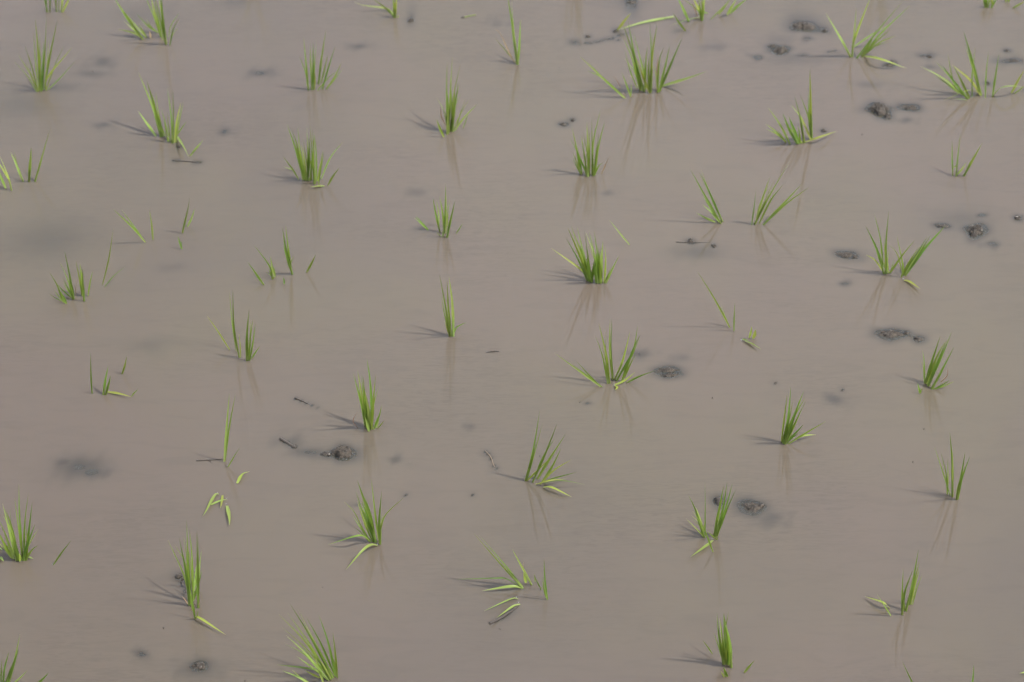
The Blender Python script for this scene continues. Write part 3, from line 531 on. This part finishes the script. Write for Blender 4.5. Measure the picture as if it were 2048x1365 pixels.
# ------------------------------------------------------------------ mud clods
solid_v, solid_f = [], []
def clod(px, py, rx, ry, hmm, seed, label, name='mud_clod', cat='mud clod', group='mud clods breaking the surface', rough=0.5, mat=None, crumbs=0, skirt=1.1, rot=0.0):
    c = on_z(px, py); s = scale_at(c)
    RX, RY, H = rx * s * 0.95, ry * s / SP * 0.85, hmm * 0.88 / 1000.0
    nr, na = 28, 48
    off = Vector((seed * 13.7, seed * 7.1, seed * 3.3))
    ca, sa = math.cos(rot), math.sin(rot)
    V, F = [], []
    for i in range(nr + 1):
        q = (i / nr) * 2.8
        for j in range(na):
            th = 2 * math.pi * j / na
            wob = 1 + 0.55 * mn.noise(Vector((math.cos(th) * 1.3, math.sin(th) * 1.3, 0)) + off) + 0.24 * mn.noise(Vector((math.cos(th) * 4, math.sin(th) * 4, 1)) + off)
            x = math.cos(th) * RX * q * wob; y = math.sin(th) * RY * q * wob
            x, y = x * ca - y * sa, x * sa + y * ca
            pp = Vector((x / max(RX, RY) * 2.4, y / max(RX, RY) * 2.4, 0)) + off
            nz = mn.fractal(pp, 1.0, 2.1, 4)
            rid = 1 - abs(mn.noise(pp * 1.6 + Vector((5, 5, 5)))) * 2
            if q <= 1:
                z = H * (1 - q ** 3) ** 0.6 * (0.8 + rough * (0.8 * nz + 0.4 * rid)) + rough * 0.0040 * mn.noise(pp * 5.0)
                z -= 0.10 * H * q
            else:
                z = -0.10 * H - (q - 1) ** 1.4 * 0.013 / skirt + 0.0025 * nz * min(1, (q - 1) * 3)
            V.append(Vector((x, y, z)))
    for i in range(nr):
        for j in range(na):
            a = i * na + j; b = i * na + (j + 1) % na
            if i == 0: F.append((a, b, b + na, a + na)) if False else F.append((a, a + na, b + na))
            else: F.append((a, a + na, b + na, b))
    # small wet crumbs stuck on and around the clod
    rng = random.Random(seed); shiny = []
    for k in range(crumbs):
        th = rng.uniform(0, 6.28); q = rng.uniform(0.1, 0.93)
        x, y = math.cos(th) * RX * q, math.sin(th) * RY * q
        r = rng.uniform(0.0016, 0.0038)
        zc = H * max(0, 1 - q ** 2.4) ** 0.7 * 0.8
        b0 = len(V)
        if k % 4 == 1: shiny.extend(range(len(F), len(F) + 32))
        for a in range(5):
            for bq in range(8):
                la = math.pi * a / 4 - math.pi / 2; lo = 2 * math.pi * bq / 8
                rr = r * (1 + 0.35 * mn.noise(Vector((a, bq % 8, k)) * 1.7))
                V.append(Vector((x + rr * 1.3 * math.cos(la) * math.cos(lo), y + rr * math.cos(la) * math.sin(lo), zc + rr * 0.9 * math.sin(la))))
        for a in range(4):
            for bq in range(8):
                i0 = b0 + a * 8 + bq; i1 = b0 + a * 8 + (bq + 1) % 8
                F.append((i0, i1, i1 + 8, i0 + 8))
    o = mesh_obj(name, V, F, mat or MUD_WET, None, c)
    if shiny:
        o.data.materials.append(MUD_SHINY)
        for i in shiny: o.data.polygons[i].material_index = 1
    tag(o, label, cat, group)
    b0 = len(solid_v)
    solid_v.extend([v + c for v in V]); solid_f.extend([tuple(i + b0 for i in f) for f in F])
    return o

clod(1606, 53, 21, 9, 13, 1, 'flat wet mud clod with two bright glints at the far side', crumbs=10)
clod(1562, 101, 12, 8, 10, 2, 'small round mud clod with one glint left of the wide pale tuft', crumbs=6)
clod(1546, 93, 7, 3.5, 3, 22, 'low mud lump touching the far left of a small round clod', crumbs=2)
clod(1757, 220, 20, 11, 19, 3, 'large jagged mud clod with several glints, the tallest at far right', crumbs=16, rot=-.3)
clod(1776, 234, 7, 5, 8, 33, 'small shiny mud lump at the near end of the large jagged clod', crumbs=4)
clod(1820, 216, 14, 6, 1.6, 4, 'ring of low mud crumbs right of the large jagged clod', crumbs=12, rough=.9)
clod(1950, 463, 17, 12, 11, 5, 'fibrous brown mud clod near the right edge', crumbs=18, rough=.9)
clod(1690, 511, 14, 6, 1.7, 6, 'sunken stubble clod with curled scraps left of the fanned dark tuft', crumbs=8, rough=.9)
clod(1710, 515, 5, 2.5, 2.5, 66, 'small scrap of mud right of the sunken stubble clod', crumbs=2)
clod(1779, 669, 22, 8, 5, 7, 'wide crumbly mud clod below the fanned dark tuft', crumbs=16, rough=.8)
clod(1812, 667, 6, 3, 3, 77, 'little dark mud lump right of the wide crumbly clod', crumbs=3)
clod(1836, 679, 10, 4, 3, 78, 'low mud lump at the right end of the crumbly row', crumbs=5)
clod(1334, 741, 19, 5, 2.5, 8, 'flat dark mud slab right of the central spreading tuft', crumbs=9, rough=.8)
clod(1338, 751, 16, 3, 1.8, 88, 'thin mud slab along the near side of the flat dark slab', crumbs=6, rough=.8)
clod(683, 907, 19, 11, 20, 9, 'tall lone dark mud clod with a hollow near side', crumbs=18, rough=.38)
clod(1437, 1003, 8.5, 7.5, 11, 10, 'smooth round mud dome behind the leaning dark blades', crumbs=0, rough=.12)
clod(1507, 1015, 24, 9, 4.5, 12, 'rough pitted grey mud clod right of the smooth dome', crumbs=18, rough=.9)
clod(397, 1333, 15, 6, 2.6, 13, 'low speckled mud clod under the long reflection at the near edge', crumbs=10, rough=.9)
clod(357, 1154, 6, 4, 4, 14, 'small pitted mud lump behind the tall near left tuft', crumbs=6, rough=.9)
clod(366, 1161, 2.6, 2.2, 4, 144, 'bead of mud touching a small pitted lump', crumbs=0)
clod(823, 43, 6, 3.4, 6, 15, 'little dark mud nub right of the drooping far tuft')
clod(1785, 127, 6, 4, 8, 16, 'small mud nub under the drooping leaf of the wide pale tuft', crumbs=3)
clod(1776, 131, 9, 2.5, 1.2, 166, 'low mud smear beside the nub under the drooping leaf', crumbs=3)
clod(2036, 437, 6, 4, 4, 17, 'dark mud lump cut by the right edge', crumbs=3)
clod(1126, 249, 8, 3, 3, 18, 'flat mud scrap left of the upright tuft with the tan leaf', crumbs=2)
clod(1146, 240, 4, 2, 3, 19, 'tiny raised mud scrap at the end of a flat mud scrap', crumbs=1)
clod(1858, 114, 4, 3, 3, 20, 'small mud nub left of the far right tuft', crumbs=1)
clod(1650, 62, 5, 2.2, 3, 21, 'mud scrap trailing right of the flat glinting clod', crumbs=3)
clod(1646, 262, 4.5, 2.6, 4, 23, 'dark mud nub right of a tuft with one tall blade', crumbs=2)
clod(1380, 482, 4.5, 3, 6, 24, 'small mud nub with a bright glint on a dark stalk', crumbs=2)
clod(1428, 493, 5, 2.2, 2.5, 25, 'dim mud scrap at the right end of the dark stalk', crumbs=2)
clod(1508, 8, 2, 2, 2, 26, 'mud speck near the far edge between two tufts') if False else None
clod(1264, 5, 9, 3, 3, 27, 'dark mud scrap at the far edge beside the long floating leaf', crumbs=3)
clod(1230, 64, 4, 3, 4, 28, 'brown mud nub below the bent tip of the long floating leaf', crumbs=2)
clod(1176, 74, 3.6, 2.6, 3, 29, 'brown mud nub over the sunken forked stalk', crumbs=1)
clod(2014, 102, 5, 2.4, 3, 30, 'dim mud nub at far right under long brown reflections', crumbs=2)
clod(2026, 122, 12, 3, 1.0, 31, 'low sunken mud streak at the far right edge', crumbs=5)
clod(1975, 168, 3.6, 3, 5, 32, 'dark mud nub among the blades of the far right tuft', crumbs=1)
clod(926, 36, 4.5, 1.8, 2.4, 34, 'brown mud scrap at the end of a pale floating stem')
clod(1885, 452, 11, 4, 1.6, 35, 'dim sunken mud scraps left of the fibrous clod', crumbs=5)
clod(652, 909, 9, 3, 1.6, 36, 'trail of mud crumbs left of the tall lone clod', crumbs=8, rough=.9)
clod(588, 894, 5, 2.5, 2.2, 37, 'crumbled mud at the near end of a thick dark stalk', crumbs=4)
clod(360, 294, 4, 2.4, 3, 38, 'dark mud nub at the foot of the tuft with a broken leaf', crumbs=1)

# tiny specks
specks = [(160,168),(812,991),(1425,797),(1550,767),(1848,859),(327,1257),(1000,1259),(945,991),(1724,270),(1118,138),(1080,913),(1685,781),(645,1175),(1826,925),(490,1363),(1160,806),(186,144)]
for k, (x, y) in enumerate(specks):
    clod(x, y, 1.0 + (k % 3) * .35, 0.8 + (k % 2) * .25, 0.8 + (k % 3) * .5, 200 + k, 'tiny dark mud crumb alone on open water', 'mud_crumb', 'mud crumb', 'tiny mud crumbs scattered on the water', skirt=0.2)

# ------------------------------------------------------------------ stalks, twigs, threads
def tube(name, pts, r0, r1, mat, label, cat, group=None, ztop=0.0015, twig=None):
    """pts: (px, py, z in mm)."""
    P = [on_z(x, y, z / 1000.0) for x, y, z in pts]
    c = P[0].copy(); c.z = 0
    S = spline(P, 14); V, F = [], []
    n = len(S); seg = 7
    def sweep(S, r0, r1, seed):
        b0 = len(V); m = len(S)
        for i, p in enumerate(S):
            tg = (S[min(i + 1, m - 1)] - S[max(i - 1, 0)]).normalized()
            a = tg.orthogonal().normalized(); b = tg.cross(a)
            r = (r0 + (r1 - r0) * i / (m - 1)) * (1 + 0.25 * mn.noise(Vector((i * .7, seed, 0))))
            for k in range(seg):
                t = 2 * math.pi * k / seg
                V.append(p - c + a * math.cos(t) * r + b * math.sin(t) * r)
        for i in range(m - 1):
            for k in range(seg):
                x0 = b0 + i * seg + k; x1 = b0 + i * seg + (k + 1) % seg
                F.append((x0, x1, x1 + seg, x0 + seg))
        F.append(tuple(b0 + k for k in range(seg))[::-1]); F.append(tuple(b0 + (m - 1) * seg + k for k in range(seg)))
    sweep(S, r0, r1, len(specks) + pts[0][0])
    if twig:
        sweep(spline([on_z(x, y, z / 1000.0) for x, y, z in twig], 6), r0 * .6, r1 * .6, 3.3)
    o = mesh_obj(name, V, F, mat, None, c); tag(o, label, cat, group)
    b0 = len(solid_v)
    solid_v.extend([v + c for v in V]); solid_f.extend([tuple(i + b0 for i in f) for f in F])
    return o
SG = 'sodden stalks lying in the water'
tube('dead_stalk', [(345, 321, -.5), (375, 323, 1.2), (410, 327, -1.5)], .0016, .0010, TWIG, 'dark thin stalk under a broken leaf at far left', 'stalk', SG)
tube('dead_stalk', [(590, 796, 1.5), (606, 803, .8), (632, 816, -2.5), (650, 824, -6)], .0015, .0012, TWIG, 'brown stalk sinking aslant left of the tuft with a tan thread', 'stalk', SG)
tube('dead_stalk', [(560, 877, 2.2), (572, 884, 1.5), (586, 893, -.3)], .0024, .0026, TWIG, 'short thick dark stalk left of the tall lone clod', 'stalk', SG)
tube('dead_stalk', [(393, 921.5, .8), (420, 920, 1.2), (447, 918, 1)], .0013, .0009, TWIG, 'dark forked twig beside two tall bare blades', 'stalk', SG, twig=[(416, 920, 1), (421, 924, .5), (425, 928, -.5)])
tube('dead_stalk', [(979, 1247, .8), (1000, 1237, 1.6), (1020, 1224, 1.6), (1036, 1212, .5)], .0026, .0019, TWIG, 'dark ragged stalk beside the nearest floating leaf', 'stalk', SG)
tube('dead_stalk', [(1352, 484.5, .2), (1385, 485.5, 1.0), (1432, 485, -1.2)], .0011, .0008, TWIG, 'straight dark stalk with a glinting nub at mid right', 'stalk', SG)
tube('dead_stalk', [(1158, 92, -4.5), (1190, 86, -2.2), (1225, 76, -1.4), (1258, 68, -3.0)], .0032, .0020, TWIG, 'sunken forked stalk under the long floating leaf', 'stalk', SG, twig=[(1218, 78, -1.6), (1235, 82, -2), (1250, 85, -3)])
tube('dead_stalk', [(972, 706, -1), (988, 702.5, 1.4), (1000, 704, -1)], .0018, .0012, TWIG, 'short curved dark stalk on open water in the middle', 'stalk', SG)
tube('root_thread', [(970, 902, 1), (979, 911, 1.8), (984, 920, 1.6), (987, 930, .4), (996, 940, -2), (1020, 948, -5)], .0008, .0005, TWIG_PALE, 'pale root thread left of the fanned curved tuft', 'root')
tube('dead_stalk', [(365, 1163, 1), (367, 1180, -2.5), (370, 1200, -5)], .0022, .0018, TWIG, 'sunken stalk between a pitted mud lump and the tall tuft', 'stalk', SG)
tube('dead_stalk', [(1652, 107, -1.8), (1665, 102, .3), (1676, 102, -2)], .0012, .0009, TWIG, 'short dim stalk left of the wide pale tuft', 'stalk', SG)
tube('floating_straw', [(928, 35, 1.2), (940, 32, 1.6), (952, 30, 1)], .0012, .0008, LEAF['p'], 'pale floating straw near the far edge, beside a brown mud scrap', 'straw')

# ------------------------------------------------------------------ small glossy domes added to give glints where leaves touch the water
bm_, bt_ = new_mat('glint_dome_film'); n = N(bt_)
g_ = n('ShaderNodeBsdfGlossy'); g_.inputs['Roughness'].default_value = 0.12; t_ = n('ShaderNodeBsdfTransparent')
x_ = n('ShaderNodeMixShader'); x_.inputs[0].default_value = 0.25; n.link(t_.outputs[0], x_.inputs[1]); n.link(g_.outputs[0], x_.inputs[2])
o_ = n('ShaderNodeOutputMaterial'); n.link(x_.outputs[0], o_.inputs[0])
for bx, by, br in ((435, 986, 1.7), (452, 1008, 1.5), (453, 997, 1.2), (474, 963, 1.7), (454, 932, 1.5), (755, 1089, 1.5), (1424, 1078, 1.5), (1033, 1195, 1.5), (1037, 1205, 1.6), (1483, 680, 2.2), (105, 1129, 1.6), (1588, 876, 1.6), (1806, 558, 1.8), (1228, 771, 1.5), (1379, 480.5, 2.6), (686, 914, 1.4), (693, 919, 1.5)):
    c = on_z(bx, by, 0.0); r = br / 1000.0; V, F = [], []
    for a in range(5):
        for b in range(10):
            la = math.pi / 2 * a / 4.4; lo = 2 * math.pi * b / 10
            V.append((r * math.cos(la) * math.cos(lo), r * math.cos(la) * math.sin(lo), r * .9 * math.sin(la) - .0002))
    for a in range(4):
        for b in range(10): F.append((a * 10 + b, a * 10 + (b + 1) % 10, a * 10 + 10 + (b + 1) % 10, a * 10 + 10 + b))
    F.append(tuple(40 + b for b in range(10)))
    tag(mesh_obj('glint_dome', V, F, bm_, None, c), 'tiny glossy dome added for a glint where a leaf or clod meets the water', 'bubble', 'added glint domes on the water')

# ------------------------------------------------------------------ mud bed
mounds = [  # px, py, rx, ry, depth mm of the crest
    (160, 935, 52, 22, 6.0), (130, 925, 24, 10, 6.5), (185, 945, 28, 12, 4.5), (520, 147, 24, 9, 5.0), (718, 93, 22, 7, 6.5), (95, 480, 95, 48, 10.6),
    (285, 1309, 13, 6, 4.0), (396, 1338, 42, 16, 7), (1275, 709, 26, 8, 6.0), (1365, 716, 18, 9, 9.5), (1175, 807, 9, 4, 4.2), (1670, 799, 20, 9, 7.0),
    (1688, 568, 15, 5, 5.0), (1965, 430, 17, 5, 3.5), (1984, 488, 17, 7, 5.0), (1850, 565, 1, 1, 20), (1515, 115, 15, 6, 4.0), (1608, 110, 14, 5, 5.5), (1618, 78, 16, 5, 5.5),
    (1848, 112, 19, 7, 4.5), (2020, 122, 30, 9, 4.0), (1862, 135, 14, 4, 6.5), (1815, 240, 14, 6, 6.5), (205, 125, 22, 14, 7.0), (185, 148, 34, 8, 8.5), (208, 250, 18, 7, 7.0), (448, 263, 14, 9, 6.0),
    (120, 175, 40, 10, 10.5), (1150, 85, 20, 10, 6.5), (1255, 8, 34, 8, 6), (1395, 505, 52, 16, 8.5), (790, 920, 18, 6, 6.5), (620, 905, 40, 10, 5.5), (580, 885, 26, 12, 8),
    (1560, 80, 30, 14, 11), (1930, 440, 60, 22, 11.5), (1550, 1034, 22, 8, 8), (830, 385, 20, 10, 9.5), (1215, 387, 13, 5, 9), (942, 853, 12, 6, 8.5), (715, 1010, 10, 4, 6),
    (1700, 515, 36, 12, 8.5), (360, 1156, 20, 12, 8), (1430, 95, 22, 8, 9.5), (1740, 170, 30, 8, 10), (1590, 118, 60, 14, 11.5), (995, 45, 18, 6, 8), (1360, 62, 10, 4, 6),
    (280, 30, 60, 20, 13), (470, 0, 30, 10, 11), (700, 1330, 1, 1, 20), (300, 690, 40, 14, 13.5), (345, 535, 30, 8, 13), (35, 210, 60, 30, 12.5), (1540, 1040, 30, 14, 9)]
MA = []
for px, py, rx, ry, d in mounds:
    c = on_z(px, py); s = scale_at(c)
    MA.append((c.x, c.y, rx * s, ry * s / SP, d / 1000.0))
BED = 0.060
def bed_np(X, Y):
    Z = np.full(X.shape, -BED)
    rs = np.random.RandomState(4); NZ = np.zeros(X.shape)
    for k in range(14):
        a_ = rs.uniform(0, 6.28); wl = rs.uniform(.012, .06); ph = rs.uniform(0, 6.28)
        NZ = NZ + np.sin((X * math.cos(a_) + Y * math.sin(a_)) * 6.28 / wl + ph + 1.5 * np.sin((X - Y) * 40 + k)) * wl / .06
    NZ = np.clip(NZ / 3.0, -0.85, 0.9)
    for cx, cy, rx, ry, d in MA:
        q = (((X - cx) / rx) ** 2 + ((Y - cy) / ry) ** 2) * (1 + 0.75 * NZ * min(1.0, 0.022 / rx))
        Z = np.maximum(Z, -d - (BED - d) * (1 - np.exp(-q * 0.16)))
    return Z
xs = np.linspace(-2.2, 2.2, 221); ys = np.linspace(-1.6, 2.6, 211)
X, Y = np.meshgrid(xs, ys); Z = bed_np(X, Y)
V, F = [], []
for j in range(len(ys)):
    for i in range(len(xs)):
        p = Vector((X[j, i] * 30, Y[j, i] * 30, 0))
        V.append((X[j, i], Y[j, i], Z[j, i] - 0.0012 + 0.0014 * mn.fractal(p, 1, 2, 3)))
for j in range(len(ys) - 1):
    for i in range(len(xs) - 1):
        a = j * len(xs) + i; F.append((a, a + 1, a + 1 + len(xs), a + len(xs)))
o = mesh_obj('mud_bed', V, F, MUD_BED); tag(o, kind='structure')

# ------------------------------------------------------------------ water: one sheet, out to the horizon
def axis(lo, hi, step, far):
    a = list(np.arange(lo, hi + step / 2, step)); d = step
    while a[-1] < far: d *= 1.5; a.append(a[-1] + d)
    d = step
    while a[0] > -far: d *= 1.5; a.insert(0, a[0] - d)
    return np.array(a)
xs = axis(-1.32, 1.32, 0.006, 400); ys = axis(-0.95, 1.25, 0.007, 400)
X, Y = np.meshgrid(xs, ys)
depth = -bed_np(X, Y)
# silt patchiness of the bed seen through the water
bvh = BVHTree.FromPolygons(solid_v, solid_f)
SV = np.array([tuple(v) for v in solid_v])
near = np.zeros(X.shape, bool)
for cx, cy in {(round(v[0] / .03), round(v[1] / .03)) for v in SV}:
    i0, i1 = np.searchsorted(xs, [(cx - 1) * .03, (cx + 1) * .03]); j0, j1 = np.searchsorted(ys, [(cy - 1) * .03, (cy + 1) * .03])
    near[j0:j1, i0:i1] = True
dn = Vector((0, 0, -1))
ELL = 0.0072
T = np.exp(-np.maximum(depth, 0) / ELL)
T2 = np.zeros_like(T)
for j, i in zip(*np.nonzero(near)):
    h = bvh.ray_cast(Vector((X[j, i], Y[j, i], 0.2)), dn)
    if h[0] is not None: T2[j, i] = math.exp(min(0.0, h[0].z) / ELL)
# light scattered in the silt softens what lies below it
def blur(A, k):
    B = A.copy()
    for ax in (0, 1):
        acc = np.zeros_like(B)
        for d, wgt in zip(range(-k, k + 1), np.hanning(2 * k + 3)[1:-1]): acc += np.roll(B, d, ax) * wgt
        B = acc / np.hanning(2 * k + 3)[1:-1].sum()
    return B
T = np.maximum(T, np.maximum(T2 * 0.6, blur(T2, 2)))
nx, ny = len(xs), len(ys)
me = bpy.data.meshes.new('water')
co = np.stack([X, Y, np.zeros_like(X)], -1).reshape(-1, 3)
ii, jj = np.meshgrid(np.arange(nx - 1), np.arange(ny - 1)); a = (jj * nx + ii).ravel()
me.from_pydata(co.tolist(), [], np.stack([a, a + 1, a + 1 + nx, a + nx], -1).tolist()); me.update()
me.polygons.foreach_set('use_smooth', [True] * len(me.polygons))
at = me.attributes.new('clearness', 'FLOAT', 'POINT'); at.data.foreach_set('value', T.ravel().astype(np.float32))
water = bpy.data.objects.new('water', me); COL.objects.link(water); tag(water, kind='structure')

m, t = new_mat('muddy_water'); n = N(t)
tc = n('ShaderNodeTexCoord')
def noise(vec, scale, detail=3, rough=.5, dist=0.0):
    q = n('ShaderNodeTexNoise'); q.inputs['Scale'].default_value = scale; q.inputs['Detail'].default_value = detail
    q.inputs['Roughness'].default_value = rough; q.inputs['Distortion'].default_value = dist
    n.link(vec, q.inputs['Vector']); return q.outputs['Fac']
def mapping(scale, rot=0.0):
    q = n('ShaderNodeMapping'); q.inputs['Scale'].default_value = scale; q.inputs['Rotation'].default_value = (0, 0, rot)
    n.link(tc.outputs['Object'], q.inputs['Vector']); return q.outputs[0]
MUDA, MUDB, MUDC = (0.1020, 0.0815, 0.0645), (0.1010, 0.0840, 0.0610), (0.0880, 0.0730, 0.0600)
big = noise(mapping((1, 1, 1)), 1.5, 2, .5, .4)
cmix = n.mix(n.math('MULTIPLY', n.math('SUBTRACT', big, 0.38), 4.0, True), MUDA, MUDB)
big2 = noise(mapping((1.2, .8, 1), .3), 1.1, 3, .55, .6)
cmix = n.mix(n.math('MULTIPLY', n.math('SUBTRACT', big2, 0.46), 2.6, True), cmix, MUDC)
# drifting silt streaks; their colour also paints in the sheen of ripples
st = noise(mapping((2.2, 9, 1), R(-14)), 3.2, 4, .55, 1.3)
cmix = n.mix(n.math('MULTIPLY', n.math('SUBTRACT', st, 0.50), 0.9, True), cmix, tuple(v * .76 for v in MUDC))
fs = noise(mapping((3, 20, 1), R(-20)), 7.0, 3, .55, 1.6)
fm = n.math('MULTIPLY', n.math('SUBTRACT', noise(mapping((1, 1.3, 1), .9), 1.9, 2), 0.45), 5.0, True)
cmix = n.mix(n.math('MULTIPLY', n.math('MULTIPLY', n.math('SUBTRACT', fs, 0.44), 4.0, True), n.math('MULTIPLY', fm, 0.65)), cmix, (0.076, 0.063, 0.050))
cl_ = n('ShaderNodeAttribute', attribute_name='clearness')                             # thin silt over dark mud scatters a cooler grey
cmix = n.mix(n.math('MULTIPLY', cl_.outputs['Fac'], 1.1, True), cmix, (0.075, 0.074, 0.064))
body = n('ShaderNodeBsdfPrincipled'); n.link(cmix, body.inputs['Base Color'])
body.inputs['Specular IOR Level'].default_value = 0.0; body.inputs['Roughness'].default_value = 1.0
body.inputs['Subsurface Weight'].default_value = 1.0
body.inputs['Subsurface Radius'].default_value = (1.0, 0.75, 0.5); body.inputs['Subsurface Scale'].default_value = 0.022
tr = n('ShaderNodeBsdfTransparent'); tr.inputs['Color'].default_value = (0.78, 0.86, 0.83, 1)
ca = n('ShaderNodeAttribute', attribute_name='clearness')
mx = n('ShaderNodeMixShader'); n.link(ca.outputs['Fac'], mx.inputs[0]); 
dif = n('ShaderNodeBsdfDiffuse'); n.link(cmix, dif.inputs['Color'])                   # silt right at the surface, and light that wanders deeper
bmx = n('ShaderNodeMixShader'); bmx.inputs[0].default_value = 0.82; n.link(dif.outputs[0], bmx.inputs[1]); n.link(body.outputs[0], bmx.inputs[2])
n.link(bmx.outputs[0], mx.inputs[1]); n.link(tr.outputs[0], mx.inputs[2])
# ripples: patches of small wavelets on otherwise still water
rp = noise(mapping((5, 16, 1), R(-22)), 5.0, 3, .5, .8)
patch = n.math('MULTIPLY', n.math('SUBTRACT', noise(mapping((1, 1.4, 1), .5), 1.7, 2), 0.44), 5.0, True)
rp2 = noise(mapping((1, 1, 1)), 3.0, 1)
hgt = n.math('ADD', n.math('MULTIPLY', n.math('MULTIPLY', rp, patch), 0.07), n.math('MULTIPLY', rp2, 0.4))
bp = n('ShaderNodeBump'); bp.inputs['Strength'].default_value = 1.0; bp.inputs['Distance'].default_value = 0.0015
n.link(hgt, bp.inputs['Height'])
fr = n('ShaderNodeFresnel'); fr.inputs['IOR'].default_value = 1.333; n.link(bp.outputs[0], fr.inputs['Normal'])
gl = n('ShaderNodeBsdfGlossy'); gl.inputs['Roughness'].default_value = 0.006; gl.inputs['Color'].default_value = (1, 1, 1, 1)
n.link(bp.outputs[0], gl.inputs['Normal'])
mx2 = n('ShaderNodeMixShader'); n.link(fr.outputs[0], mx2.inputs[0]); n.link(mx.outputs[0], mx2.inputs[1]); n.link(gl.outputs[0], mx2.inputs[2])
om = n('ShaderNodeOutputMaterial'); n.link(mx2.outputs[0], om.inputs[0])
me.materials.append(m)
